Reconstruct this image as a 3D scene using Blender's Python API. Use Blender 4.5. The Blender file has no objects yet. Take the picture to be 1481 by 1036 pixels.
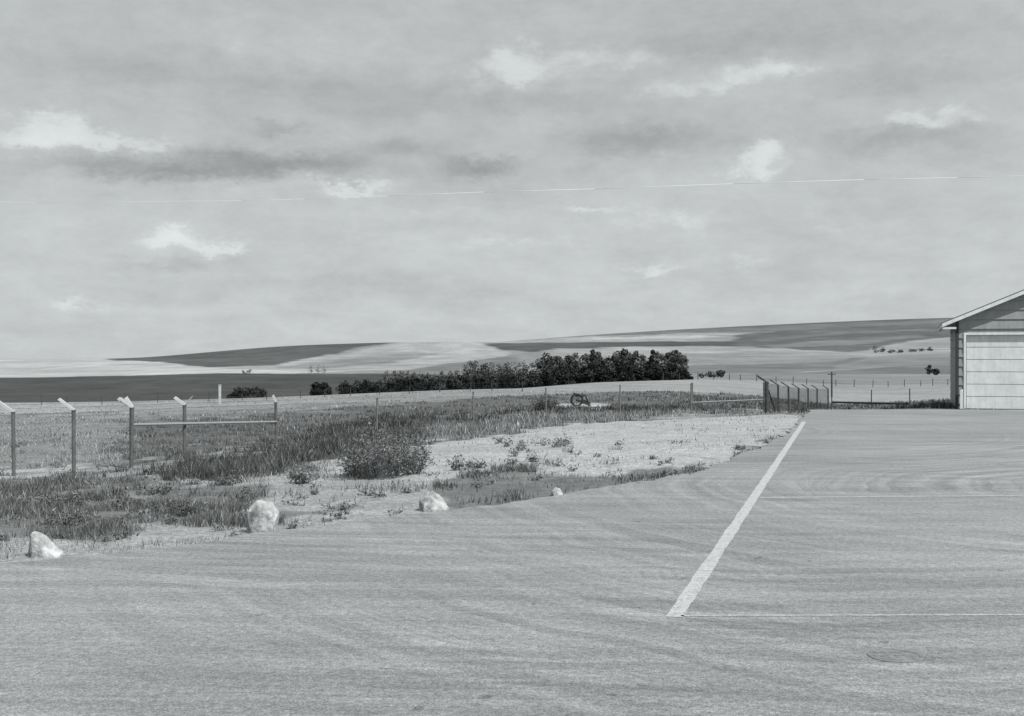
import bpy, math, random
import numpy as np
from mathutils import Vector
random.seed(7); rng=np.random.default_rng(7)
F=1800.0; CX=740.5; CY=518.0; CH=2.6
TINT=(0.955,1.0,1.012)
LIGHT=1.45
def lin(g):
    g=np.asarray(g,dtype=float)/255.0
    return np.where(g<0.04045,g/12.92,((g+0.055)/1.055)**2.4)
def alb(g): return lin(g)/LIGHT
scene=bpy.context.scene
# ------------------------------------------------------------ noise helpers
def h2(ix,iy,seed):
    n=(ix.astype(np.int64)*374761393+iy.astype(np.int64)*668265263+seed*1442695041)&0x7fffffff
    n=((n^(n>>13))*1274126177)&0x7fffffff
    n=(n^(n>>16))&0xffffff
    return n/float(0xffffff)
def vn(x,y,seed=0):
    ix=np.floor(x);iy=np.floor(y);fx=x-ix;fy=y-iy
    fx=fx*fx*(3-2*fx);fy=fy*fy*(3-2*fy)
    a=h2(ix,iy,seed);b=h2(ix+1,iy,seed);c=h2(ix,iy+1,seed);d=h2(ix+1,iy+1,seed)
    return (a*(1-fx)+b*fx)*(1-fy)+(c*(1-fx)+d*fx)*fy
def fbm(x,y,seed=0,o=4):
    s=0;a=.5;t=0
    for i in range(o):
        s=s+a*vn(x*2**i,y*2**i,seed+i*17);t+=a;a*=.55
    return s/t
def inpoly(px,py,poly):
    r=np.zeros(px.shape,bool);n=len(poly)
    for i in range(n):
        x1,y1=poly[i];x2,y2=poly[(i+1)%n]
        if y1==y2: continue
        c=((y1>py)!=(y2>py))&(px<(x2-x1)*(py-y1)/(y2-y1)+x1)
        r^=c
    return r
# ------------------------------------------------------------ terrain heights
PC=np.array([-400,52,200,400,550,700,850,1000,1100,1200,1300,1400,1900],float)
def zrow(D,pys): return [CH-(p-CY)*D/F for p in pys]
rows=[(-50,[0]*13),(16,[0]*13),
(25,[-.3,-.25,-.2,-.1,-.03,0,0,0,0,0,0,0,0]),
(35,[-.8,-.65,-.55,-.35,-.2,-.1,-.04,0,0,0,0,0,0]),
(53,[-1.3,-1.2,-1.15,-1.05,-.8,-.5,-.3,-.15,-.04,0,0,0,0]),
(63.5,[-1.45,-1.45,-1.4,-1.3,-1.0,-.75,-.5,-.38,-.25,0,0,0,0]),
(67,[-1.5,-1.5,-1.45,-1.3,-1.05,-.8,-.55,-.45,-.4,-.3,-.1,0,0]),
(76,[-1.6,-1.6,-1.6,-1.5,-1.2,-.9,-.65,-.6,-.7,-.8,-.6,0,0])]
for D,p in [
(90,[606,606,604,602,596,590,588,588,592,597,596,590,590]),
(120,[585,585,583,577,570,564,568,568,575,588,585,578,578]),
(160,[586,586,584,578,571,565,555,552,560,572,572,565,560]),
(220,[594,594,592,588,582,572,556,548,550,558,560,555,550]),
(300,[600,598,596,592,588,580,570,549,546,550,552,548,545]),
(400,[590,590,588,584,580,575,565,550,545,546,547,545,542]),
(550,[582,580,577,571,567,563,560,548,542,542,543,542,540]),
(900,[549,547,543,541,541,541,540,540,537,535,530,528,526]),
(1300,[541,539,534,532,530,529,528,527,526,524,518,514,512]),
(2000,[528,526,523,522,516,510,510,512,512,512,507,503,500]),
(3000,[520,520,518.5,501,495.5,494,500,500,500,498,494,490,488]),
(4500,[522,521,521,508,500,497,494,490,486,482,478,474,470]),
(7000,[519.3,519.3,519.3,515,505,497,485,476,471,466,462,459,455]),
(14000,[518.7,518.7,518.7,517,512,505,495,490,485,480,475,472,470])]:
    rows.append((D,zrow(D,p)))
KD=np.array([r[0] for r in rows],float)
DENSE=np.arange(-600,2101,10.0)
ker=np.ones(9)/9
tab=[]
for D,z in rows:
    v=np.interp(DENSE,PC,z)
    vp=np.pad(v,4,mode='edge'); v=np.convolve(vp,ker,'valid')
    vp=np.pad(v,4,mode='edge'); v=np.convolve(vp,ker,'valid')
    tab.append(v)
tab=np.array(tab)
def hz(x,y):
    x=np.asarray(x,float);y=np.asarray(y,float)
    px=CX+F*x/np.maximum(y,16.0)
    cf=np.clip((px-DENSE[0])/10.0,0,len(DENSE)-1.001);ci=cf.astype(int);ct=cf-ci
    yy=np.clip(y,-49.9,13999)
    ri=np.clip(np.searchsorted(KD,yy,side='right')-1,0,len(KD)-2)
    t=(yy-KD[ri])/(KD[ri+1]-KD[ri])
    a=tab[ri,ci]*(1-ct)+tab[ri,ci+1]*ct
    b=tab[ri+1,ci]*(1-ct)+tab[ri+1,ci+1]*ct
    rp=np.clip(ri-1,0,None);rn=np.clip(ri+2,None,len(KD)-1)
    p0=tab[rp,ci]*(1-ct)+tab[rp,ci+1]*ct
    p3=tab[rn,ci]*(1-ct)+tab[rn,ci+1]*ct
    dd=KD[ri+1]-KD[ri]
    s01=np.where(ri>rp,(a-p0)/np.maximum(KD[ri]-KD[rp],1e-6),0);s12=(b-a)/dd;s23=np.where(rn>ri+1,(p3-b)/np.maximum(KD[rn]-KD[ri+1],1e-6),s12)
    def mm(u,v): return np.where(u*v>0,2*u*v/np.where(u+v==0,1,u+v),0)
    m1=mm(s01,s12)*dd;m2=mm(s12,s23)*dd
    z=(2*t**3-3*t**2+1)*a+(t**3-2*t**2+t)*m1+(-2*t**3+3*t**2)*b+(t**3-t**2)*m2
    return z-0.03
def proj(x,y,z):
    yy=np.maximum(y,1.0)
    return CX+F*x/yy, CY+F*(CH-z)/yy
SD=np.exp(np.linspace(math.log(9),math.log(9000),6000))
def gp(px,py):
    x=(px-CX)/F*SD; z=hz(x,SD); p=CY+F*(CH-z)/SD
    i=int(np.argmax(p<=py)); 
    return Vector((x[i],SD[i],z[i]))
def gd(px,D):
    x=(px-CX)/F*D
    return Vector((x,D,float(hz(x,D))))
# ------------------------------------------------------------ materials
def newmat(name,rough=.9,spec=.2):
    m=bpy.data.materials.new(name);m.use_nodes=True
    b=m.node_tree.nodes['Principled BSDF'];b.inputs['Roughness'].default_value=rough
    b.inputs['Specular IOR Level'].default_value=spec
    return m,m.node_tree,b
class NT:
    def __init__(s,nt): s.nt=nt
    def n(s,t,**k):
        o=s.nt.nodes.new(t)
        for a,v in k.items(): setattr(o,a,v)
        return o
    def put(s,sock,v):
        if isinstance(v,(int,float)): sock.default_value=v
        elif isinstance(v,(tuple,list)): sock.default_value=v
        else: s.nt.links.new(v,sock)
    def m(s,op,a,b=0.0,c=0.0,clamp=False):
        o=s.n('ShaderNodeMath',operation=op);o.use_clamp=clamp
        s.put(o.inputs[0],a);s.put(o.inputs[1],b);s.put(o.inputs[2],c);return o.outputs[0]
    def noise(s,vec,scale,detail=3,rough=.55,dist=0):
        o=s.n('ShaderNodeTexNoise');s.put(o.inputs['Vector'],vec);o.inputs['Scale'].default_value=scale
        o.inputs['Detail'].default_value=detail;o.inputs['Roughness'].default_value=rough;o.inputs['Distortion'].default_value=dist
        return o.outputs['Fac']
    def map(s,vec,scale=(1,1,1),rot=(0,0,0),loc=(0,0,0)):
        o=s.n('ShaderNodeMapping');s.put(o.inputs['Vector'],vec);o.inputs['Scale'].default_value=scale
        o.inputs['Rotation'].default_value=rot;o.inputs['Location'].default_value=loc;return o.outputs[0]
    def mr(s,v,a,b,c,d,interp='LINEAR'):
        o=s.n('ShaderNodeMapRange',interpolation_type=interp);s.put(o.inputs[0],v)
        for i,q in enumerate((a,b,c,d)): s.put(o.inputs[i+1],q)
        return o.outputs[0]
    def grey(s,v):
        c=s.n('ShaderNodeCombineXYZ')
        for i in range(3): s.put(c.inputs[i],s.m('MULTIPLY',v,TINT[i]))
        return c.outputs[0]
    def bump(s,h,strength,dist,bsdf):
        o=s.n('ShaderNodeBump');o.inputs['Strength'].default_value=strength;o.inputs['Distance'].default_value=dist
        s.put(o.inputs['Height'],h);s.nt.links.new(o.outputs[0],bsdf.inputs['Normal'])
def simple(name,g,var=.15,scale=6,rough=.8,spec=.2,bump=0.0,metal=0):
    m,nt,b=newmat(name,rough,spec);t=NT(nt)
    tc=t.n('ShaderNodeTexCoord').outputs['Object']
    a=t.noise(tc,scale,5,.6);a2=t.noise(tc,scale*6,2)
    v=t.m('MULTIPLY',t.mr(a,.3,.7,1-var,1+var),float(alb(g)))
    v=t.m('MULTIPLY',v,t.mr(a2,.3,.7,1-var*.5,1+var*.5))
    nt.links.new(t.grey(v),b.inputs['Base Color'])
    if bump: t.bump(a,bump,.1,b)
    b.inputs['Metallic'].default_value=metal
    return m
def attrmat(name,rough=.95):
    m,nt,b=newmat(name,rough,.05);t=NT(nt)
    at=t.n('ShaderNodeAttribute',attribute_name='g').outputs['Fac']
    nt.links.new(t.grey(at),b.inputs['Base Color'])
    return m
# ------------------------------------------------------------ mesh helpers
def link(o): scene.collection.objects.link(o);return o
def mesh_np(name,co,faces,mat,g=None,smooth=False,extra=None):
    me=bpy.data.meshes.new(name)
    co=np.asarray(co,np.float32);faces=np.asarray(faces,np.int32)
    nv=len(co);nf,k=faces.shape
    me.vertices.add(nv);me.vertices.foreach_set('co',co.ravel())
    me.loops.add(nf*k);me.loops.foreach_set('vertex_index',faces.ravel())
    me.polygons.add(nf);me.polygons.foreach_set('loop_start',np.arange(0,nf*k,k,dtype=np.int32))
    me.polygons.foreach_set('loop_total',np.full(nf,k,np.int32))
    if smooth: me.polygons.foreach_set('use_smooth',np.ones(nf,bool))
    me.update(calc_edges=True)
    for nm,arr in ([('g',g)] if g is not None else [])+(extra or []):
        a=me.attributes.new(nm,'FLOAT','POINT');a.data.foreach_set('value',np.asarray(arr,np.float32))
    me.materials.append(mat)
    return link(bpy.data.objects.new(name,me))
class MB:
    def __init__(s): s.v=[];s.f=[];s.mi=[]
    def tube(s,p,q,r1,r2=None,n=7,mi=0):
        r2=r1 if r2 is None else r2
        p=Vector(p);q=Vector(q);d=(q-p).normalized()
        u=d.orthogonal().normalized();w=d.cross(u);b=len(s.v)
        for c,r in ((p,r1),(q,r2)):
            for i in range(n):
                a=2*math.pi*i/n;s.v.append(c+u*math.cos(a)*r+w*math.sin(a)*r)
        for i in range(n):
            j=(i+1)%n;s.f.append((b+i,b+j,b+n+j,b+n+i));s.mi.append(mi)
        s.f.append(tuple(b+i for i in range(n))[::-1]);s.mi.append(mi)
        s.f.append(tuple(b+n+i for i in range(n)));s.mi.append(mi)
    def box(s,o,ax,ay,az,mi=0):
        o=Vector(o);ax=Vector(ax);ay=Vector(ay);az=Vector(az);b=len(s.v)
        for k in (0,1):
            for j in (0,1):
                for i in (0,1): s.v.append(o+ax*i+ay*j+az*k)
        for f in ((0,2,3,1),(4,5,7,6),(0,1,5,4),(2,6,7,3),(0,4,6,2),(1,3,7,5)):
            s.f.append(tuple(b+i for i in f));s.mi.append(mi)
    def obj(s,name,mats,parent=None,smooth=False,bevel=0):
        me=bpy.data.meshes.new(name);me.from_pydata([tuple(v) for v in s.v],[],s.f)
        for m in mats: me.materials.append(m)
        for p,i in zip(me.polygons,s.mi): p.material_index=i;p.use_smooth=smooth
        me.update();o=link(bpy.data.objects.new(name,me))
        if parent: o.parent=parent
        if bevel:
            bm=o.modifiers.new('b','BEVEL');bm.width=bevel;bm.segments=2
        return o
# ------------------------------------------------------------ ground sheet
Drows=np.concatenate([np.arange(-40,9,1.5),np.arange(9,70,.25),np.arange(70,130,.6),np.exp(np.linspace(math.log(130),math.log(13900),430))])
us=np.concatenate([np.linspace(-1.6,-.45,70)[:-1],np.arange(-.45,.45,.0021),np.linspace(.45,1.6,70)])
U,DD=np.meshgrid(us,Drows)
X=U*(np.maximum(DD,0)+15.0)
Z=hz(X,DD)
PX,PY=proj(X,DD,Z)
POLN=[] # near land cover : polygon, grey, gravel, grass density, grass height, blade grey
POLN.append(([(-600,598),(300,598),(400,588),(700,575),(1000,562),(1400,562),(1400,600),(800,600),(600,612),(400,640),(200,668),(-600,720)],142,0,.5,.12,142))
POLN.append(([(180,612),(400,600),(560,584),(700,575),(1000,564),(1000,592),(800,600),(600,612),(400,640),(200,668)],116,0,.8,.17,108))
POLN.append(([(130,692),(300,668),(400,645),(470,615),(600,602),(760,596),(900,586),(1000,590),(900,604),(640,640),(560,650),(480,665),(350,682),(200,696)],92,0,1.0,.28,80))
POLN.append(([(590,640),(640,612),(760,600),(960,596),(960,607),(800,614),(660,634)],130,0,.8,.28,130))
POLN.append(([(1000,572),(1200,566),(1380,568),(1380,592),(1000,594)],116,0,1.0,.25,94))
POLN.append(([(560,645),(640,635),(800,613),(950,607),(1165,599),(1166,615),(1130,645),(1075,665),(990,672),(850,676),(760,690),(700,690),(600,700),(430,695),(480,665)],206,1,.05,.09,132))
POLN.append(([(180,702),(350,684),(480,662),(500,700),(620,700),(700,700),(560,730),(430,718),(200,724)],190,.9,.25,.13,112))
POLN.append(([(-600,692),(150,690),(200,712),(430,718),(560,728),(450,740),(300,758),(100,776),(-600,805)],134,.3,.75,.15,100))
POLN.append(([(-600,802),(100,772),(300,754),(450,736),(540,726),(620,728),(620,760),(370,800),(52,850),(-600,900)],188,.9,.12,.10,122))
POLN.append(([(620,694),(760,688),(880,678),(1000,670),(1140,634),(1150,640),(1060,690),(900,730),(680,760),(600,745)],138,.4,.85,.13,104))
POLN.append(([(800,584),(885,583),(885,590),(800,592)],210,1,0,.1,120))
POLN.append(([(-600,684),(160,680),(160,690),(-600,698)],196,.7,.05,.1,130))
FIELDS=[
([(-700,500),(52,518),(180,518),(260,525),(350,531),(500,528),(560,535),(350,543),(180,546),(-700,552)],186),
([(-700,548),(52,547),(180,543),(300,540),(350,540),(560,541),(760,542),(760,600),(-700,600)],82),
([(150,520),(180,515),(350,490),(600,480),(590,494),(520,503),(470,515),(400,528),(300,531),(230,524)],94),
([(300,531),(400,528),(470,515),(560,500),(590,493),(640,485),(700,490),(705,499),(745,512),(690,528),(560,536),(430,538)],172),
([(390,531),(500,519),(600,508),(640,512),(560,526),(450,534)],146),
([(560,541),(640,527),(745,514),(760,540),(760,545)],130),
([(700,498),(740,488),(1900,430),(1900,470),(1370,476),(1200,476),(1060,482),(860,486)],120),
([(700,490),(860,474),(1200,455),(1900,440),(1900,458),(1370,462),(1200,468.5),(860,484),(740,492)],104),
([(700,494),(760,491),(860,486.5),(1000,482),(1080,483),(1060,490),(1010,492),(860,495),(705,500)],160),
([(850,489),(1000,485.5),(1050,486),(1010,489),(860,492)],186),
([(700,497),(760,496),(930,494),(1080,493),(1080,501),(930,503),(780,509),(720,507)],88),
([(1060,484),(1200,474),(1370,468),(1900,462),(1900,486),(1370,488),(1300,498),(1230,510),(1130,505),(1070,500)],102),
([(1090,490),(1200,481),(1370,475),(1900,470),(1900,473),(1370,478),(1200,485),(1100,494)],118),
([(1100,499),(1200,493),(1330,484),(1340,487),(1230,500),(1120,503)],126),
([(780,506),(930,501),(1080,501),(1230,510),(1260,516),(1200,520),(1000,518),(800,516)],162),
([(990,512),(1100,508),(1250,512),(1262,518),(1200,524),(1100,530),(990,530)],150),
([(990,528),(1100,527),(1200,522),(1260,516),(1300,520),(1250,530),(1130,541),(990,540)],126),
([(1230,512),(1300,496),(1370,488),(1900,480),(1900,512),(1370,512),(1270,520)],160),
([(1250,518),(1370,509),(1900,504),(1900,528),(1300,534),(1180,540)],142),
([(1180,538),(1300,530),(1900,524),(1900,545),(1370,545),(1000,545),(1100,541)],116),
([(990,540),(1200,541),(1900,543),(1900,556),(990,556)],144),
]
def cover(x,y,px,py):
    j=(fbm(x*.45,y*.3,5,4)-.5)
    k=(fbm(x*.5,y*.35,55,4)-.5)
    sc=np.clip((py-560)/60,0.15,3)
    qx=px+j*110*sc; qy=py+k*34*sc
    g=np.full(px.shape,158.0);gr=np.zeros(px.shape);de=np.full(px.shape,.2);he=np.full(px.shape,.10);bg=np.full(px.shape,154.0)
    for poly,a,b,c,d,e in POLN:
        m=inpoly(qx,qy,poly)
        g[m]=a;gr[m]=b;de[m]=c;he[m]=d;bg[m]=e
    return g,gr,de,he,bg
g,gr,_,_,_=cover(X,DD,PX,PY)
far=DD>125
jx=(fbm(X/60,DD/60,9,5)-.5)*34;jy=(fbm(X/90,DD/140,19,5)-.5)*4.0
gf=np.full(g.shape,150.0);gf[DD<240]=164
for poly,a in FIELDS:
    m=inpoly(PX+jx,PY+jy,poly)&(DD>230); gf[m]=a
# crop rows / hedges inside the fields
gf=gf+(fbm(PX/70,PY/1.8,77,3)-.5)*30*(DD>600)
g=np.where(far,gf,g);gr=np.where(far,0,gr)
A=alb(g)
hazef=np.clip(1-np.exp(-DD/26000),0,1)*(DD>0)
A=A*(1-hazef*.35)+float(alb(165))*hazef*.35  # distance haze mixed into the ground albedo
def blur(a):
    b=a.copy();b[1:-1,1:-1]=(a[1:-1,1:-1]*2+a[:-2,1:-1]+a[2:,1:-1]+a[1:-1,:-2]+a[1:-1,2:])/6;return b
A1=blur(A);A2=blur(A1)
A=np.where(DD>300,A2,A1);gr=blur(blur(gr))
nr=(DD<125)
Z2=Z+np.where(nr&(DD>14),(fbm(X*1.3,DD*1.3,3,4)-.6)*.10*np.clip((DD-14)/10,0,1),0)
def paved(x,y): 
    return (y<63.4)&((x>14.5)|(y< 15))
Z2=np.where(paved(X,DD)|((PX>1100)&(DD<66)),np.minimum(Z,-.03),Z2)
nrw,ncl=X.shape
idx=np.arange(nrw*ncl).reshape(nrw,ncl)
quads=np.stack([idx[:-1,:-1],idx[:-1,1:],idx[1:,1:],idx[1:,:-1]],-1).reshape(-1,4)
gm,nt,b=newmat('prairie_ground',.95,.05);t=NT(nt)
at=t.n('ShaderNodeAttribute',attribute_name='g').outputs['Fac']
gv=t.n('ShaderNodeAttribute',attribute_name='gravel').outputs['Fac']
pos=t.n('ShaderNodeNewGeometry').outputs['Position']
n1=t.noise(pos,9,4,.8);n2=t.noise(pos,1.6,4,.7);n3=t.noise(t.map(pos,(.02,.006,.02)),1,4,.65);n4=t.noise(t.map(pos,(.004,.0012,.004),(0,0,.3)),1,4,.6)
n5=t.noise(t.map(pos,(.10,.22,.1)),1,4,.7)
v=t.m('MULTIPLY',at,t.mr(n1,.3,.7,.64,1.36))
v=t.m('MULTIPLY',v,t.mr(n2,.3,.7,.74,1.26))
v=t.m('MULTIPLY',v,t.mr(n5,.3,.7,.78,1.22))
v=t.m('MULTIPLY',v,t.mr(n3,.3,.7,.80,1.20))
v=t.m('MULTIPLY',v,t.mr(n4,.3,.7,.82,1.18))
vo=t.n('ShaderNodeTexVoronoi');t.put(vo.inputs['Vector'],pos);vo.inputs['Scale'].default_value=13
peb=t.mr(vo.outputs['Distance'],0,.6,1.2,.64)
v2=t.m('MULTIPLY',t.m('MULTIPLY',at,t.mr(n1,.3,.7,.74,1.26)),t.m('MULTIPLY',peb,t.mr(n2,.3,.7,.82,1.18)))
v2=t.m('MULTIPLY',v2,t.mr(n5,.3,.7,.88,1.12))
mx=t.n('ShaderNodeMix');t.put(mx.inputs[0],gv);t.put(mx.inputs[2],v);t.put(mx.inputs[3],v2)
nt.links.new(t.grey(mx.outputs[0]),b.inputs['Base Color'])
t.bump(n1,.5,.05,b)
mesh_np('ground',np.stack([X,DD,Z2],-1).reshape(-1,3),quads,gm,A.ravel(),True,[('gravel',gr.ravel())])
# ------------------------------------------------------------ asphalt yard
def fl(px,py):
    D=F*CH/(py-CY);return ((px-CX)/F*D,D)
edge=[(-60,-40),(-30,-6),(-14,8.6),(-9,13.2)]+[fl(a,b) for a,b in [(52,811),(240,791),(370,770),(600,744),(760,723),(900,701),(1000,683),(1060,662),(1110,642),(1138,624),(1155,610),(1168,596.5),(1173,592.6)]]+[(60,62.8),(90,62.8),(90,-40)]
pts=[]
for i in range(len(edge)):
    p=np.array(edge[i]);q=np.array(edge[(i+1)%len(edge)])
    n=max(1,int(np.linalg.norm(q-p)/.3)) if 3<=i<17 else 1
    for k in range(n):
        w=p+(q-p)*k/n
        if 3<=i<16: w=w+(np.array([fbm(w[0]*.9,w[1]*.9,31,4),fbm(w[0]*.9,w[1]*.9,47,4)])-.5)*.7
        pts.append(w)
am,nt,b=newmat('asphalt',.92,.15);t=NT(nt)
pos=t.n('ShaderNodeNewGeometry').outputs['Position']
s1=t.noise(pos,48,2,.8);s2=t.noise(pos,13,3,.9);s3=t.noise(t.map(pos,(.16,.8,1),(0,0,-.22)),1,5,.7,1.2);s4=t.noise(t.map(pos,(.35,2.6,1),(0,0,.16)),1,5,.75,1.5);s5=t.noise(pos,.2,4,.65)
v=t.m('MULTIPLY',t.mr(s1,.35,.65,.64,1.36),float(alb(156)))
v=t.m('MULTIPLY',v,t.mr(s2,.36,.64,.72,1.28))
v=t.m('MULTIPLY',v,t.mr(s3,.3,.7,.85,1.15))
v=t.m('MULTIPLY',v,t.mr(s4,.3,.7,.88,1.12))
v=t.m('MULTIPLY',v,t.mr(s5,.3,.7,.85,1.15))
def rings(cx,cy,freq,lo,hi):
    c=t.n('ShaderNodeVectorMath',operation='DISTANCE');t.put(c.inputs[0],pos);c.inputs[1].default_value=(cx,cy,0)
    r=t.m('ADD',c.outputs['Value'],t.m('MULTIPLY',t.noise(pos,.25,2),1.2))
    n=t.n('ShaderNodeTexNoise',noise_dimensions='1D');t.put(n.inputs['W'],t.m('MULTIPLY',r,freq));n.inputs['Scale'].default_value=1;n.inputs['Detail'].default_value=3;n.inputs['Roughness'].default_value=.7
    msk=t.mr(t.noise(t.map(pos,(1,1,1),(0,0,0),(cx,cy,0)),.15,2),.42,.6,0,1)   # tracks come and go
    f=t.mr(n.outputs['Fac'],.35,.65,lo,hi)
    return t.m('MULTIPLY_ADD',t.m('SUBTRACT',f,1.0),msk,1.0)
v=t.m('MULTIPLY',v,rings(4,46,2.2,.86,1.12))
v=t.m('MULTIPLY',v,rings(14,24,2.4,.86,1.14))
v=t.m('MULTIPLY',v,rings(-10,-30,2.0,.88,1.12))
sp=t.m('GREATER_THAN',t.noise(pos,3.3,2,.5),.72)
v=t.m('MULTIPLY',v,t.m('SUBTRACT',1,t.m('MULTIPLY',sp,.35)))
nt.links.new(t.grey(v),b.inputs['Base Color'])
t.bump(s1,.5,.012,b)
mb=MB();n=len(pts)
mb.v=[Vector((p[0],p[1],0)) for p in pts]+[Vector((p[0],p[1],-.12)) for p in pts]
mb.f=[tuple(range(n))[::-1]]+[(i,(i+1)%n,n+(i+1)%n,n+i) for i in range(n)];mb.mi=[0]*(n+1)
yard=mb.obj('asphalt_pavement',[am])
import bmesh
bm=bmesh.new();bm.from_mesh(yard.data);bmesh.ops.triangulate(bm,faces=[f for f in bm.faces if len(f.verts)>4]);bmesh.ops.recalc_face_normals(bm,faces=bm.faces)
bm.to_mesh(yard.data);bm.free()
def paintmat(name,g,worn,base=161):
    m,nt,b=newmat(name,.85,.2);t=NT(nt)
    pos=t.n('ShaderNodeNewGeometry').outputs['Position']
    a=t.noise(pos,7,6,.8);c=t.noise(pos,45,2,.7);d=t.noise(pos,13,3,.9)
    f=t.mr(t.m('ADD',a,t.m('MULTIPLY',t.m('SUBTRACT',c,.5),.6)),worn-.08,worn+.08,0,1)
    mx=t.n('ShaderNodeMix');t.put(mx.inputs[0],f);mx.inputs[2].default_value=float(alb(base));mx.inputs[3].default_value=float(alb(g))
    v=t.m('MULTIPLY',mx.outputs[0],t.mr(c,.3,.7,.8,1.2));v=t.m('MULTIPLY',v,t.mr(d,.36,.64,.84,1.16))
    nt.links.new(t.grey(v),b.inputs['Base Color']);return m
pm=paintmat('worn_white_paint',204,.42);pm2=paintmat('faded_paint',192,.48,163)
def strip(name,pp,w,mat,z=.004):
    V=[];n=len(pp)
    for i,p in enumerate(pp):
        a=Vector(pp[max(0,i-1)]);c=Vector(pp[min(n-1,i+1)]);d=(c-a).normalized();nn=Vector((-d.y,d.x))
        ww=w*(1+random.uniform(-.12,.12))/2
        p=Vector(p);V+= [(p+nn*ww).to_3d()+Vector((0,0,z)),(p-nn*ww).to_3d()+Vector((0,0,z))]
    mb=MB();mb.v=V;mb.f=[(2*i+1,2*i+3,2*i+2,2*i) for i in range(n-1)];mb.mi=[0]*(n-1)
    return mb.obj(name,[mat])
def lineto(a,b,n,wob=0): 
    a=Vector(a);b=Vector(b);return [a.lerp(b,i/n)+Vector((0,random.uniform(-wob,wob))) for i in range(n+1)]
strip('painted_line',lineto(fl(975,893),fl(1163,610),160),.17,pm)
strip('painted_line',lineto(fl(985,891),fl(1700,889),60,.008),.075,pm2)
strip('painted_line',lineto(fl(1098,720),fl(1900,714),60,.015),.17,pm2)
mb=MB();c=Vector(fl(1295,949)).to_3d();R=.24
ring=[(R,.003),(R*.98,.008),(R*.86,.008),(R*.85,.004),(R*.8,.004),(R*.79,.007),(0.01,.007)]
N=36
for r,z in ring:
    for i in range(N):
        a=2*math.pi*i/N;mb.v.append(c+Vector((r*math.cos(a),r*math.sin(a),z)))
for k in range(len(ring)-1):
    for i in range(N):
        j=(i+1)%N;mb.f.append((k*N+i,k*N+j,(k+1)*N+j,(k+1)*N+i));mb.mi.append(0)
mb.obj('manhole_cover',[simple('cast_iron',138,.4,14,.7,.3)])
# ------------------------------------------------------------ grass
def blades(name,x,y,z,h,w,lean,g,mat):
    n=len(x);a=rng.uniform(0,2*math.pi,n);la=rng.uniform(0,2*math.pi,n)
    dx=np.cos(a)*w/2;dy=np.sin(a)*w/2
    v=np.zeros((n,3,3),np.float32)
    v[:,0]=np.stack([x-dx,y-dy,z-.02],-1);v[:,1]=np.stack([x+dx,y+dy,z-.02],-1)
    v[:,2]=np.stack([x+np.cos(la)*lean*h,y+np.sin(la)*lean*h,z+h],-1)
    G=np.repeat(g,3)
    return mesh_np(name,v.reshape(-1,3),np.arange(3*n).reshape(-1,3),mat,G)
gmats=attrmat('dry_grass')
AX=np.array([e[0] for e in pts]);AY=np.array([e[1] for e in pts]);APOLY=list(zip(AX,AY))
def asph_mask(x,y): return inpoly(x,y,APOLY)
N=1400000
px=rng.uniform(-250,1750,N);D=np.exp(rng.uniform(math.log(13),math.log(125),N))
x=(px-CX)/F*D;z=hz(x,D);_,py=proj(x,D,z)
g,gr,de,he,bg=cover(x,D,px,py)
cl=fbm(x*1.4,D*1.1,71,3);cl2=fbm(x*.4,D*.3,91,3)
pr=de*np.clip((cl-.42)*5.0,0.02,1)*np.clip((cl2-.32)*3.4,.06,1)*.85
keep=(rng.uniform(0,1,N)<pr)
x=x[keep];D=D[keep];z=z[keep];he=he[keep];bg=bg[keep];cl=cl[keep];cl2=cl2[keep]
k2=~asph_mask(x,D);x=x[k2];D=D[k2];z=z[k2];he=he[k2];bg=bg[k2];cl=cl[k2];cl2=cl2[k2]
n=len(x);print('blades',n)
h=he*rng.uniform(.3,1.2,n)*np.clip(cl*1.9,.5,1.5);w=np.clip(.0007*D,.009,.09)*rng.uniform(.6,1.4,n)
gg=alb(np.clip(bg+rng.normal(0,20,n)+(cl2-.5)*60+(rng.uniform(0,1,n)<.15)*60,42,220))
blades('grass',x,D,z,h,w,rng.uniform(.1,.9,n),gg,gmats)
weedm=attrmat('weed_leaves')
def weed(name,spots):
    V=[];Fc=[];G=[]
    for (c,wd,ht,nst,g0) in spots:
        for s in range(nst):
            a=rng.uniform(0,2*math.pi);r=math.sqrt(rng.uniform(0,1))*wd*.5
            b0=np.array([c[0]+r*.6*math.cos(a),c[1]+r*.6*math.sin(a),c[2]-.02])
            hh=ht*rng.uniform(.4,1.0)*(1-.35*(r/(wd*.5))**2)
            tip=b0+np.array([math.cos(a)*r*.7+rng.normal(0,.06),math.sin(a)*r*.7+rng.normal(0,.06),hh])
            sw=.004+.00015*c[1];d=np.array([math.cos(a+1.57),math.sin(a+1.57),0])*sw
            i=len(V);V+=[b0-d,b0+d,tip];Fc.append((i,i+1,i+2));G+=[float(alb(g0+35))]*3
            nl=int(5+hh*14)
            for k in range(nl):
                f=rng.uniform(.1,1.02);p=b0+(tip-b0)*f+rng.normal(0,.03+wd*.02,3)
                L=rng.uniform(.025,.065)*(1+c[1]/60);u=rng.normal(0,1,3);u/=np.linalg.norm(u);q=rng.normal(0,1,3);q-=u*q.dot(u);q/=np.linalg.norm(q)
                i=len(V);V+=[p-q*L*.22,p+q*L*.22,p+u*L];Fc.append((i,i+1,i+2));gg=float(alb(max(45,g0+rng.normal(0,20)+28*(f-.5))));G+=[gg]*3
    return mesh_np(name,np.array(V),np.array(Fc),weedm,np.array(G))
def sp(px,py,wpx,hpx,n,g): 
    c=gp(px,py);k=c.y/F;return (c,wpx*k,hpx*k,n,g)
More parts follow.
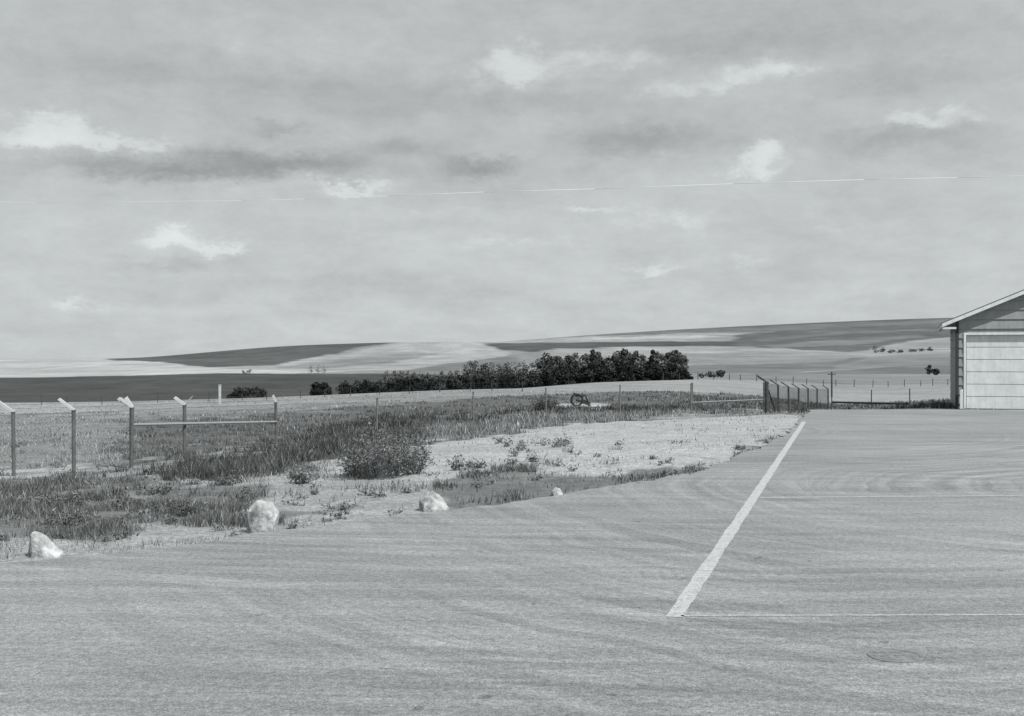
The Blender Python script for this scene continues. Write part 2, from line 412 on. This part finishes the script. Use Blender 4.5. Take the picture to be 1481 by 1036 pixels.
weed('bush',[sp(548,690,100,80,200,112),sp(518,688,50,52,80,108),sp(592,686,60,62,90,112),sp(572,676,80,64,100,110),sp(540,688,44,92,34,122)])
weed('bush',[sp(788,594,36,24,150,92)])
weed('bush',[sp(434,698,26,36,45,110)])
weed('bush',[sp(268,745,30,28,36,96)])
sps=[]
for i in range(230):
    a=rng.uniform(-60,1080);bb=rng.uniform(640,785)
    q=gp(a,bb)
    if asph_mask(np.array([q.x]),np.array([q.y]))[0] : continue
    if bb>705 and a>600: continue
    sps.append(sp(a,bb,rng.uniform(8,30),rng.uniform(4,18),int(rng.uniform(5,16)),rng.uniform(90,150)))
for a,bb,w_,h_ in [(660,680,20,28),(770,668,14,20),(740,672,16,14),(690,676,22,14),(985,688,36,7),(960,690,30,7),(1070,650,20,8),(945,664,16,5),(330,700,40,20),(230,715,50,18),(180,735,50,16),(110,760,60,20),(90,730,60,20)]:
    sps.append(sp(a,bb,w_,h_,int(w_*1.1),104))
weed('weeds',sps)
# ------------------------------------------------------------ boulders
from mathutils import noise as mn
wm,nt,b=newmat('whitewashed_rock',.9,.2);t=NT(nt)
tc=t.n('ShaderNodeTexCoord').outputs['Object']
a=t.noise(tc,4,6,.7);c=t.noise(tc,14,4,.7)
v=t.mr(a,.38,.62,float(alb(150)),float(alb(232)))
v=t.m('MULTIPLY',v,t.mr(c,.3,.7,.80,1.1))
nt.links.new(t.grey(v),b.inputs['Base Color']);t.bump(t.m('ADD',a,c),.6,.05,b)
def rock(px,py,wpx,hpx,prof,dy=.8,seed=1):
    c=gp(px,py);k=c.y/F;W=wpx*k;H=hpx*k;rs=random.Random(seed)
    bm=bmesh.new();P=[]
    for (u,w_) in prof:
        P.append(Vector(((u-.5)*W,rs.uniform(-.12,.12)*W,w_*H)))
        P.append(Vector(((.5+(u-.5)*.72-.5)*W+.06*W,-W*dy*.5*rs.uniform(.8,1.1),w_*H*rs.uniform(.58,.8)-.02)))
        P.append(Vector(((u-.5)*.75*W,W*dy*.5*rs.uniform(.8,1.1),w_*H*rs.uniform(.6,.85)-.02)))
    vs=[bm.verts.new(p) for p in P]
    r=bmesh.ops.convex_hull(bm,input=vs)
    bmesh.ops.delete(bm,geom=[v for v in bm.verts if not v.link_faces],context='VERTS')
    bmesh.ops.bevel(bm,geom=list(bm.edges),offset=W*.02,segments=1,affect='EDGES')
    bmesh.ops.triangulate(bm,faces=bm.faces)
    bmesh.ops.subdivide_edges(bm,edges=list(bm.edges),cuts=3,use_grid_fill=True)
    for v in bm.verts:
        p=v.co/W;v.co+=Vector((mn.noise(p*3+Vector((seed,0,0))),mn.noise(p*3+Vector((0,seed,5))),mn.noise(p*3+Vector((9,0,seed)))))*W*.04+Vector((mn.noise(p*11),0,mn.noise(p*11+Vector((3,3,3)))))*W*.02
    bmesh.ops.recalc_face_normals(bm,faces=bm.faces)
    me=bpy.data.meshes.new('boulder');bm.to_mesh(me);bm.free();me.materials.append(wm)
    o=link(bpy.data.objects.new('boulder',me));o.location=(c.x,c.y+W*.35,-.035 if c.z>-.06 else c.z);return o
rock(378,771,46,45,[(0,-.1),(.02,.62),(.1,.88),(.3,1),(.75,.98),(.9,.75),(1,.6),(.9,-.1)],.8,3)
rock(627,739,42,29,[(0,-.1),(0,.5),(.25,.95),(.42,1),(.6,.8),(.85,.5),(1,.15),(.98,-.1)],.8,8)
rock(806,718,18,13,[(0,-.1),(.05,.6),(.35,1),(.7,.9),(1,.3),(.98,-.1)],.8,12)
rock(61,807,52,37,[(0,-.1),(.0,.85),(.12,1),(.3,.95),(.65,.55),(1,.12),(.98,-.1)],.7,21)
# ------------------------------------------------------------ fences
galv=simple('galvanised_steel',108,.25,5,.6,.3);galv2=simple('bright_steel',220,.1,5,.6,.3);darkp=simple('weathered_post',80,.3,4)
railm=simple('pipe_rail',176,.15,5,.6,.3);lightp=simple('dull_steel',128,.2,5)
def fence(name,posts,arms,h=1.7,r=.035,rail=None,mesh=True,mats=None,toprail=False,aw=.075,wires=False):
    mb=MB();P=[gd(a,d) for a,d in posts]
    A=[]
    for i,p in enumerate(P):
        hh=h;top=p+Vector((random.uniform(-.04,.04),0,hh));rr=r*(1+.15*random.random())
        mb.tube(p-Vector((0,0,.3)),top,rr,n=8)
        mb.tube(top,top+Vector((0,0,.03)),rr*1.25,n=8,mi=0)
        al=[]
        for (dx,dz) in arms[i]:
            e=top+Vector((dx,random.uniform(-.05,.05),dz));al.append(e)
            mb.box(top-Vector((.02,.03,0)),e-top,(0,.07,0),Vector((aw*.8,0,aw*.6)),mi=1)
        A.append((top,al))
    for i in range(len(P)-1):
        p,q=P[i],P[i+1];tp,tq=A[i][0],A[i+1][0]
        if A[i][1] and A[i+1][1]:
            for k in range(1,4):
                mb.tube(tp.lerp(A[i][1][0],k/3),tq.lerp(A[i+1][1][0],k/3),.004,n=3,mi=0)
        if toprail: mb.tube(tp,tq,.018,n=5)
        if wires:
            for k in range(1,6): mb.tube(p+Vector((0,0,h*k/5)),q+Vector((0,0,h*k/5)),.003,n=3,mi=0)
        if mesh:
            L=(q-p).length;hh=h-.1;s=.11
            mb.tube(p+Vector((0,0,h-.06)),q+Vector((0,0,h-.06)),.008,n=4)
            k=-hh
            while k<L:
                for sg in (1,-1):
                    a0=k if sg>0 else k+hh;a1=a0+hh*sg
                    t0,t1=a0,a1;z0,z1=0.,hh
                    def cl(t,zv,to,zo):
                        if t<0: f=(0-t)/(to-t);return 0,zv+(zo-zv)*f
                        if t>L: f=(L-t)/(to-t);return L,zv+(zo-zv)*f
                        return t,zv
                    if (t0<0 and t1<0) or (t0>L and t1>L): continue
                    t0n,z0n=cl(t0,z0,t1,z1);t1n,z1n=cl(t1,z1,t0,z0)
                    a=p.lerp(q,t0n/L)+Vector((0,0,.05+z0n));bq=p.lerp(q,t1n/L)+Vector((0,0,.05+z1n))
                    if (a-bq).length>.02: mb.tube(a,bq,.0018,n=3)
                k+=s
    for r0 in (rail or []):
        i,j,za,zb,rr=r0
        mb.tube(P[i]+Vector((0,-.03,za)),P[j]+Vector((0,-.03,zb)),rr,n=6,mi=2)
    return mb.obj(name,mats or [galv,galv2,railm])
L1=[(-.44,.32)];V2=[(-.36,.26),(.26,.3)]
fence('chain_link_fence',[(-60,34),(20,34.5),(107,35),(190,37)],[L1,L1,L1,[(-.38,.28),(-.2,.30)]],h=1.75,r=.05)
fence('chain_link_gate',[(190,37.2),(267,42),(400,53)],[[(-.40,.28),(-.2,.30)],V2,[(-.14,.3),(.34,.28)]],h=1.75,r=.055,rail=[(0,2,1.27,.95,.045)],mesh=True,aw=.10)
fence('chain_link_fence',[(400,53.3),(545,58),(685,64),(790,66.5),(897,69),(1000,70)],[[]]*6,h=1.65,r=.038,mesh=False,mats=[lightp,lightp,lightp],wires=True)
fence('pipe_gate',[(1000,70.3),(1106,68)],[[],[]],h=1.7,r=.06,rail=[(0,1,.62,.78,.05)],mesh=False)
rp=[(1109,67),(1126,74),(1141,80),(1155,87),(1169,95),(1182,102),(1198,110)]
fence('barbed_wire_fence',rp,[[(-.5,.32)]]*7,h=1.65,r=.06,mesh=True,mats=[darkp,darkp,darkp],toprail=True,aw=.07)
mb=MB();p=gd(1109,66.6);mb.tube(p-Vector((0,0,.3)),p+Vector((0,0,1.75)),.11,.10,n=10);mb.tube(p+Vector((0,0,1.7)),p+Vector((-.5,0,2.05)),.05,n=6);mb.tube(p+Vector((.1,.1,1.3)),gd(1122,70)+Vector((0,0,0)),.04,n=6)
mb.obj('corner_fence_post',[darkp])
fence('pipe_gate',[(1203,108),(1260,104),(1316,100)],[[],[],[]],h=1.6,r=.045,rail=[(0,2,.55,.42,.09)],mesh=False,mats=[darkp,darkp,darkp])
def fieldfence(posts,h=1.2,r=.08):
    mb=MB();P=[gd(a,d) for a,d in posts]
    for p in P: mb.tube(p-Vector((0,0,.2)),p+Vector((random.uniform(-.06,.06),0,h*random.uniform(.8,1.2))),r,r*.85,n=6)
    for a,b in zip(P[:-1],P[1:]):
        for k in (.5,.8,1.05): mb.tube(a+Vector((0,0,k*h/1.2)),b+Vector((0,0,k*h/1.2)),.008,n=3)
    return mb.obj('wooden_post_fence',[darkp])
fieldfence([(a+random.uniform(-4,4),190+a*.02) for a in range(960,1500,23)],r=.065)
fieldfence([(a+random.uniform(-6,6),119) for a in range(60,760,41)],h=.85,r=.04)
p=gd(1203,150);mb=MB();mb.tube(p-Vector((0,0,.2)),p+Vector((0,0,3.0)),.11,.09,n=8);mb.tube(p+Vector((-.5,0,2.7)),p+Vector((.5,0,2.7)),.05,n=6);mb.obj('wooden_pole',[darkp])
p=gd(318,112);mb=MB();mb.box(p+Vector((-.10,-.10,-.3)),(.20,0,0),(0,.20,0),(0,0,2.0),mi=0);mb.box(p+Vector((-.13,-.13,1.7)),(.26,0,0),(0,.26,0),(0,0,.05),mi=0)
mb.obj('white_marker_post',[simple('white_paint_post',208,.08)],bevel=.01)
# overhead wire (poles stand outside the view)
mb=MB();WD=62.0
def wp(px,py,D=WD): return Vector(((px-CX)/F*D,D,CH+(CY-py)*D/F))
L_=[(-700,284),(52,293),(350,290.5),(440,288),(560,283.5),(700,278),(860,273.5),(1060,266),(1250,260),(1385,257),(1600,252),(2100,236)]
for i in range(len(L_)-1):
    ra=.004+.008*max(0,min(1,(L_[i][0]-200)/600));rb=.004+.008*max(0,min(1,(L_[i+1][0]-200)/600))
    mb.tube(wp(*L_[i]),wp(*L_[i+1]),ra,rb,n=6)
for e in (L_[0],L_[-1]):
    q=wp(*e);mb.tube(Vector((q.x,q.y,-2)),q+Vector((0,0,.6)),.16,.11,n=10,mi=1);mb.tube(q+Vector((0,-.9,.1)),q+Vector((0,.9,.1)),.05,n=6,mi=1)
mb.obj('overhead_wire',[simple('aluminium_wire',254,.02,2,.5,.4),darkp],smooth=True)
# ------------------------------------------------------------ old plough
p=gd(838,92);mb=MB()
def torus(c,R,r,n=22,a0=0,a1=2*math.pi):
    prev=None
    for i in range(n+1):
        a=a0+(a1-a0)*i/n;q=c+Vector((R*math.cos(a),0,R*math.sin(a)))
        if prev is not None: mb.tube(prev,q,r,n=6)
        prev=q
wc=p+Vector((-.22,0,.42));torus(wc,.42,.055)
for i in range(8):
    a=math.pi*i/4;mb.tube(wc,wc+Vector((.42*math.cos(a),0,.42*math.sin(a))),.016,n=5)
mb.tube(wc-Vector((0,.15,0)),wc+Vector((0,.7,0)),.05,n=8)
wc2=wc+Vector((.1,.75,0));torus(wc2,.42,.05)
mb.tube(wc,p+Vector((.75,.1,.14)),.06,n=6);mb.tube(wc+Vector((-.1,0,.3)),p+Vector((.45,0,.75)),.05,n=6);mb.tube(p+Vector((.45,0,.75)),p+Vector((.7,.1,.1)),.05,n=6)
mb.tube(p+Vector((-.2,.3,.8)),p+Vector((-.45,.3,.95)),.05,n=6)
i=len(mb.v);mb.v+=[p+Vector(q) for q in ((.1,-.1,.3),(.75,-.25,.0),(.8,.1,.28),(.35,.2,.45),(.15,0,.22),(.78,-.12,-.02),(.84,.2,.26),(.4,.3,.42))]
mb.f+=[(i,i+1,i+2,i+3),(i+4,i+7,i+6,i+5),(i,i+4,i+5,i+1),(i+1,i+5,i+6,i+2),(i+2,i+6,i+7,i+3),(i+3,i+7,i+4,i)];mb.mi+=[0]*6
mb.obj('horse_drawn_plough',[simple('rusted_iron',40,.3,6,.8,.3)])
# ------------------------------------------------------------ trees
leafm=attrmat('tree_foliage');barkm=simple('bark',70,.3,2)
def trees(name,specs,leaf=.5,mat=None):
    V=[];G=[];mb=MB()
    for (c,W,H,nl,g0,trunk) in specs:
        th=H*trunk
        r=H*.018+.04
        lean=Vector((random.uniform(-.04,.04)*H,0,0))
        mb.tube(c-Vector((0,0,.4)),c+Vector((0,0,th+H*.25))+lean,r,r*.5,n=6)
        nb=random.randint(8,13)
        for k in range(nb):
            u=rng.uniform(0,1) if k else 1.0
            a=rng.uniform(0,2*math.pi)
            rb=W*.5*(rng.uniform(.2,.75) if k else .1)
            top=math.sqrt(max(.05,1-(rb/(W*.5))**2*.8))
            zz=th+(H-th)*(.15+.72*u)*top;rad=rb
            bc=np.array([c.x+lean.x+math.cos(a)*rad,c.y+math.sin(a)*rad,c.z+zz])
            br=W*rng.uniform(.15,.25)
            mb.tube(c+Vector((0,0,max(.2,th*.9+ (zz-th)*.3)))+lean*.5,Vector(bc),r*.4,r*.12,n=4)
            m=nl//nb
            d=rng.normal(0,1,(m,3));d/=np.linalg.norm(d,axis=1)[:,None]
            rr=br*rng.uniform(.3,1.12,(m,1))**.6
            vz=min(1.0,(H-th)*.22/max(br,.01))
            P=bc+d*rr*np.array([1,1,vz])
            P[:,2]=np.maximum(P[:,2],c.z+.1)
            u1=rng.normal(0,1,(m,3));u1/=np.linalg.norm(u1,axis=1)[:,None];q1=np.cross(u1,rng.normal(0,1,(m,3)));q1/=np.linalg.norm(q1,axis=1)[:,None]
            s=leaf*rng.uniform(.5,1.3,(m,1))
            cb=g0*rng.uniform(.8,1.3)
            vv=np.stack([P-u1*s*.5,P+q1*s*.3,P+u1*s*.5,P-q1*s*.3],1).reshape(-1,3)
            V.append(vv);gg=alb(np.clip(cb+rng.normal(0,10,m)+d[:,2]*14,22,180));G+=list(np.repeat(gg,4))
    V=np.concatenate(V);n=len(V)//4
    o=mesh_np(name,V,np.arange(n*4).reshape(-1,4),mat or leafm,np.array(G))
    mb.obj('trunks_and_limbs',[barkm],parent=o)
    return o
def spec(px,top,D,wpx,nl,g0,trunk=.12):
    c=gd(px,D);k=D/F;zt=CH+(CY-top)*k;return (c,wpx*k,max(zt-c.z,1.0),nl,g0,trunk)
prof=np.array([(755,538),(770,526),(790,515),(815,514),(840,511),(858,504),(872,516),(890,511),(908,504),(925,514),(946,504),(958,515),(978,506),(990,514),(997,532)])
S=[]
for i in range(50):
    a=rng.uniform(768,984);tp=np.interp(a,prof[:,0],prof[:,1])+abs(rng.normal(0,5));S.append(spec(a,tp,rng.uniform(370,440),rng.uniform(24,38),1300,rng.choice([64,76,90,108])))
for a,tp,w_ in [(858,502,22),(865,506,18),(902,503,30),(918,506,24),(944,503,14),(978,504,20),(967,508,18),(790,512,34),(835,509,26)]: S.append(spec(a,tp,rng.uniform(380,400),w_,1300,rng.choice([70,92])))
for a in np.linspace(765,988,18): S.append(spec(a,np.interp(a,prof[:,0],prof[:,1])+20,362,30,900,54,.03))
trees('distant_grove',S,.8)
S=[]
for a in np.arange(498,775,5.5): S.append(spec(a+rng.uniform(-3,3),np.interp(a,[498,545,640,760],[556,550,545,540])+rng.uniform(-3,3),rng.uniform(400,450),rng.uniform(18,28),600,rng.choice([48,56,68]),.03))
trees('shrub_row',S,.75)
for cx_,w_,tp,D_ in [(362,64,561,230),(460,40,551,300),(508,30,553,340),(588,30,546,400)]:
    trees('shrub',[spec(cx_+rng.uniform(-w_*.38,w_*.38),tp+rng.uniform(0,6),D_+rng.uniform(-6,6),w_*rng.uniform(.4,.65),900,48,.03) for k in range(9)],.5)
S=[]
for a in np.arange(680,790,8): S.append(spec(a+rng.uniform(-3,3),rng.uniform(521,527),rng.uniform(560,640),rng.uniform(22,32),500,rng.choice([80,92,104]),.05))
for a in np.arange(560,690,10): S.append(spec(a,rng.uniform(535,541),620,rng.uniform(14,20),250,100,.05))
trees('tree_row',S,.9)
def far(name,lst,leaf,g,nl=260):
    S=[]
    for a,tp,bs,w_ in lst:
        c=gp(a,bs);k=c.y/F;S.append((c,w_*k,(bs-tp)*k,nl,g,.1))
    trees(name,S,leaf)
far('distant_trees',[(450,527,540.5,12),(460,526,540.5,12),(470,526,540.5,14)],.9,146,90)
far('distant_trees',[(360,534,541,12),(352,536,541,8)],1.0,120,80)
far('distant_trees',[(1266,500,511,14),(1277,503,511,10),(1290,506,511,14),(1303,506,510.5,14),(1318,505,510,16),(1333,504,509,12),(1345,502,508,12)],1.6,94,200)
far('distant_trees',[(1344,528,543,13),(1354,534,543,12),(1385,536,544,18),(1405,537,544,20)],1.0,76)
far('distant_trees',[(1028,538,547,20),(1042,535,547,18),(1015,541,547,12)],1.0,84)
# ------------------------------------------------------------ garage
par=bpy.data.objects.new('garage_building',None);link(par)
th=math.radians(18);ex=Vector((math.cos(th),-math.sin(th),0));ey=Vector((math.sin(th),math.cos(th),0));ez=Vector((0,0,1))
C0=Vector(fl(1383,591.2)).to_3d()
def P(w,d,z): return C0+ex*w+ey*d+ez*z
W=10.4;Dp=11;HE=4.5;PK=HE+W/2*.42
def siding(name,g):
    m,nt,b=newmat(name,.7,.3);t=NT(nt)
    pos=t.n('ShaderNodeNewGeometry').outputs['Position']
    n=t.noise(pos,3,5,.6);n2=t.noise(t.map(pos,(6,6,.5)),1,4);n3=t.noise(pos,30,2,.7)
    v=t.m('MULTIPLY',t.mr(n,.3,.7,.90,1.10),float(alb(g)));v=t.m('MULTIPLY',v,t.mr(n2,.3,.7,.92,1.08));v=t.m('MULTIPLY',v,t.mr(n3,.3,.7,.92,1.08))
    nt.links.new(t.grey(v),b.inputs['Base Color']);return m
sid=siding('painted_siding',164);white=siding('white_painted_trim',242);dwhite=siding('garage_door_paint',238);roofm=simple('asphalt_shingles',110,.2,9);dk=simple('dark_gap',40)
mb=MB()
dl,dr,dh=.48,4.3,3.78
def wall(w0,w1,z0,z1): mb.box(P(w0,0,z0),ex*(w1-w0),ey*.2,ez*(z1-z0))
wall(0,dl,0,HE);wall(dl,dr,dh,HE);wall(dr,5.9,0,HE);wall(5.9,9.7,dh,HE);wall(9.7,W,0,HE)
mb.box(P(0,.2,0),ex*.2,ey*(Dp-.4),ez*HE);mb.box(P(W-.2,.2,0),ex*.2,ey*(Dp-.4),ez*HE);mb.box(P(0,Dp-.2,0),ex*W,ey*.2,ez*HE)
for d in (0,Dp-.2):
    i=len(mb.v);mb.v+=[P(0,d,HE),P(W,d,HE),P(W/2,d,PK),P(0,d+.2,HE),P(W,d+.2,HE),P(W/2,d+.2,PK)]
    mb.f+=[(i,i+1,i+2),(i+3,i+5,i+4),(i,i+2,i+5,i+3),(i+1,i+4,i+5,i+2)];mb.mi+=[0]*4
mb.obj('walls',[sid],par)
mb=MB();z=.25;step=.48
while z<PK-.1:
    a0=0;a1=W
    if z+step>HE: 
        e=(z+.03-HE)/.42;a0=max(0,e);a1=W-a0
    segs=[(a0,a1)] if z>=dh+.1 else [(0,dl-.13),(dr+.13,5.9-.13),(9.7+.13,W)]
    for s0,s1 in segs:
        if s1-s0>.05: 
            i=len(mb.v);mb.v+=[P(s0,-.06,z),P(s1,-.06,z),P(s1,-.004,min(z+step,PK)-.0),P(s0,-.004,z+step),P(s0,-.001,z),P(s1,-.001,z)]
            if z+step>HE:
                sh=min(step/.42,(s1-s0)/2-.01) if z>HE-.05 else 0
                mb.v[i+2]=P(s1-sh,-.004,z+step);mb.v[i+3]=P(s0+sh,-.004,z+step)
            mb.f+=[(i,i+1,i+2,i+3),(i,i+4,i+5,i+1)];mb.mi+=[0,0]
    z+=step
mb.obj('lap_siding',[sid],par)
mb=MB();z=.25
while z<HE-.1:
    i=len(mb.v);mb.v+=[P(-.03,0,z),P(-.03,Dp,z),P(-.004,Dp,z+step-.02),P(-.004,0,z+step-.02),P(-.001,0,z),P(-.001,Dp,z)]
    mb.f+=[(i,i+3,i+2,i+1),(i,i+1,i+5,i+4)];mb.mi+=[0,0];z+=step
mb.obj('side_siding',[sid],par)
mb=MB()
for a,b_ in ((dl,dr),(5.9,9.7)):
    mb.box(P(a-.12,-.08,0),ex*.12,ey*.08,ez*(dh+.12));mb.box(P(b_,-.08,0),ex*.12,ey*.08,ez*(dh+.12));mb.box(P(a,-.08,dh),ex*(b_-a),ey*.08,ez*.12)
mb.obj('door_frames',[white],par)
mb=MB();nsec=6
for a,b_ in ((dl,dr),(5.9,9.7)):
    sh=dh/nsec
    for k in range(nsec):
        mb.box(P(a+.02,.09,k*sh+.012),ex*(b_-a-.04),ey*.04,ez*(sh-.024))
mb.obj('overhead_doors',[dwhite],par,bevel=.008)
mb=MB();mb.box(P(.25,.25,.02),ex*(W-.5),ey*.02,ez*(HE-.1));mb.obj('inner_dark',[dk],par)
mb=MB();mb.box(P(-.05,-.08,0),ex*.05,ey*.16,ez*HE);mb.box(P(0,-.08,0),ex*.12,ey*.075,ez*HE);mb.obj('corner_shade_strips',[simple('corner_shade',76,.1)],par)  # dark corner strips: shade of the side wall put into their colour
ov=.72;fo=.45
def roofside(sgn):
    mb=MB()
    w0=-ov if sgn<0 else W+ov
    A0=P(w0,-fo,HE-ov*.42+.16);A1=P(W/2,-fo,PK+.16)
    mb.box(A0,A1-A0,ey*(Dp+2*fo),ez*.05);return mb
for s in (-1,1): roofside(s).obj('roof_slope',[roofm],par)
for s in (-1,1):
    mb=MB();w0=-ov+.03 if s<0 else W+ov-.03;z0=HE-(ov-.03)*.42
    A0=P(w0,-fo+.0,z0-.03);A1=P(W/2,-fo+.0,PK-.03)
    mb.box(A0-ey*.03,A1-A0,ey*.04,ez*.185)
    mb.box(P(w0-(.03 if s<0 else 0),-fo+.012,z0-.04),ex*.03,ey*(Dp+2*fo-.05),ez*.18)
    S0=P(w0,-fo+.012,z0-.025);S1=P(0 if s<0 else W,-fo+.012,HE-.025)
    mb.box(S0,S1-S0,ey*(Dp+2*fo-.03),ez*.02)
    mb.obj('fascia_and_soffit',[white],par)
    mb=MB();A0=P(0 if s<0 else W,-fo+.012,HE-.0);A1=P(W/2,-fo+.012,PK-.0);mb.box(A0-ez*.02,A1-A0,ey*(fo-.02),ez*.02);mb.obj('gable_soffit',[white],par)
mb=MB();mb.box(P(-ov+.02,-fo+.015,HE-.42),ex*(ov-.03),ey*.4,ez*.10);mb.obj('eave_return',[white],par)
mb=MB();mb.box(P(dl-.3,-.35,0),ex*.14,ey*.14,ez*.95);mb.tube(P(dl-.23,-.28,.95),P(dl-.23,-.28,1.0),.07,n=10);mb.obj('bollard',[white],par)
# ------------------------------------------------------------ sun, sky, camera
EL=math.radians(50);AZ=math.radians(140)
sv=Vector((math.cos(EL)*math.sin(AZ),math.cos(EL)*math.cos(AZ),math.sin(EL)))
sl=bpy.data.lights.new('sun','SUN');sl.energy=5.0;sl.angle=math.radians(.5);sl.color=(1,.985,.96)
so=link(bpy.data.objects.new('sun',sl));so.rotation_euler=sv.to_track_quat('Z','Y').to_euler()
w=bpy.data.worlds.new('World');scene.world=w;w.use_nodes=True;nt=w.node_tree;t=NT(nt)
bg=nt.nodes['Background'];bg.inputs['Strength'].default_value=.1
sk=t.n('ShaderNodeTexSky',sky_type='NISHITA');sk.sun_disc=False;sk.sun_elevation=EL;sk.sun_rotation=AZ;sk.air_density=1;sk.dust_density=1.5
bw=t.n('ShaderNodeRGBToBW');nt.links.new(sk.outputs[0],bw.inputs[0])
gen=t.n('ShaderNodeTexCoord').outputs['Generated']
sx=t.n('ShaderNodeSeparateXYZ');nt.links.new(gen,sx.inputs[0])
az=t.m('ARCTAN2',sx.outputs[0],sx.outputs[1]);el=t.m('ARCSINE',sx.outputs[2])
elp=t.m('ABSOLUTE',sx.outputs[2])
den=t.m('ADD',elp,.14)
pl=t.n('ShaderNodeCombineXYZ');t.put(pl.inputs[0],t.m('DIVIDE',sx.outputs[0],den));t.put(pl.inputs[1],t.m('DIVIDE',sx.outputs[1],den))
ae=t.n('ShaderNodeCombineXYZ');t.put(ae.inputs[0],az);t.put(ae.inputs[1],t.m('MULTIPLY',el,1.8))
d1=t.m('SUBTRACT',t.noise(ae.outputs[0],18,4,.7),.5);d2=t.m('SUBTRACT',t.noise(t.map(ae.outputs[0],(1,1,1),(0,0,0),(7,3,1)),22,5,.7),.5)
azd=t.m('ADD',az,t.m('MULTIPLY',d1,.07));eld=t.m('ADD',el,t.m('MULTIPLY',d2,.042))
pos_b=[(75,183,60,16,1.2),(60,200,90,10,.7),(170,207,90,12,.8),(245,345,42,15,1.3),(322,358,40,11,1.1),(735,95,44,24,1.2),(860,85,120,26,.7),(1110,105,66,15,1.0),(1010,130,90,12,.7),(1103,222,38,16,1.5),(500,273,60,10,1.2),(1340,172,70,12,.9),(940,387,40,8,.9),(740,350,90,12,.6),(980,320,140,12,.5),(110,440,40,9,.7),(850,305,60,7,.8),(1075,245,60,10,.5),(620,310,90,10,.4),(450,70,160,22,.4),(1075,375,40,7,.6),(1200,330,60,8,.4)]
neg_b=[(400,236,150,20,-1.9),(290,250,80,12,-.8),(700,243,56,12,-1.3),(930,202,100,22,-1.3),(150,240,110,12,-1.0),(1290,205,120,20,-.8),(560,210,60,10,-.9),(395,186,50,9,-1.0),(600,150,160,30,-.6),(1300,110,120,20,-.6),(300,110,200,20,-.5),(480,415,240,14,-.5),(1150,60,200,20,-.4),(240,385,80,8,-.6),(1000,60,120,14,-.4),(820,150,120,16,-.5)]
def cloudsum(lst):
    acc=None
    for (bx,by,wx,wy,am_) in lst:
        a0=math.atan((bx-CX)/F);e0=math.atan((CY-by)/F*math.cos(a0))
        q1=t.m('MULTIPLY_ADD',azd,F/wx,-a0*F/wx);q2=t.m('MULTIPLY_ADD',eld,F/(wy*1.1),-e0*F/(wy*1.1))
        e=t.m('MULTIPLY_ADD',q2,q2,t.m('MULTIPLY',q1,q1))
        e=t.m('POWER',2.71828,t.m('MULTIPLY',e,-1.0))
        acc=t.m('MULTIPLY_ADD',e,am_,acc if acc is not None else 0.0)
    return acc
c1=t.m('SUBTRACT',t.noise(pl.outputs[0],1.6,6,.62,.3),.5)
c2=t.m('SUBTRACT',t.noise(ae.outputs[0],24,6,.72,.2),.5)
pb=cloudsum(pos_b);nb_=cloudsum(neg_b)
hard=t.mr(t.m('MULTIPLY_ADD',c2,1.6,pb),.30,1.05,0.0,1.0,'SMOOTHSTEP')
base=t.mr(el,0.0,.30,6.2,5.2)
cv=t.m('MULTIPLY_ADD',pb,.75,base)
cv=t.m('MULTIPLY_ADD',hard,1.15,cv)
cv=t.m('MULTIPLY_ADD',nb_,1.35,cv)
cv=t.m('MULTIPLY_ADD',c1,2.3,cv);cv=t.m('MULTIPLY_ADD',c2,2.2,cv)
mx=t.n('ShaderNodeMix');mx.inputs[0].default_value=.88;t.put(mx.inputs[2],bw.outputs[0]);t.put(mx.inputs[3],cv)
nt.links.new(t.grey(mx.outputs[0]),bg.inputs['Color'])
cam=bpy.data.cameras.new('camera');co=link(bpy.data.objects.new('camera',cam));co.location=(0,0,CH);co.rotation_euler=(math.radians(90),0,0)
cam.sensor_width=36;cam.lens=F*36/1481;cam.clip_end=40000;cam.clip_start=.1
scene.camera=co
scene.view_settings.view_transform='Standard';scene.view_settings.look='None';scene.view_settings.exposure=0
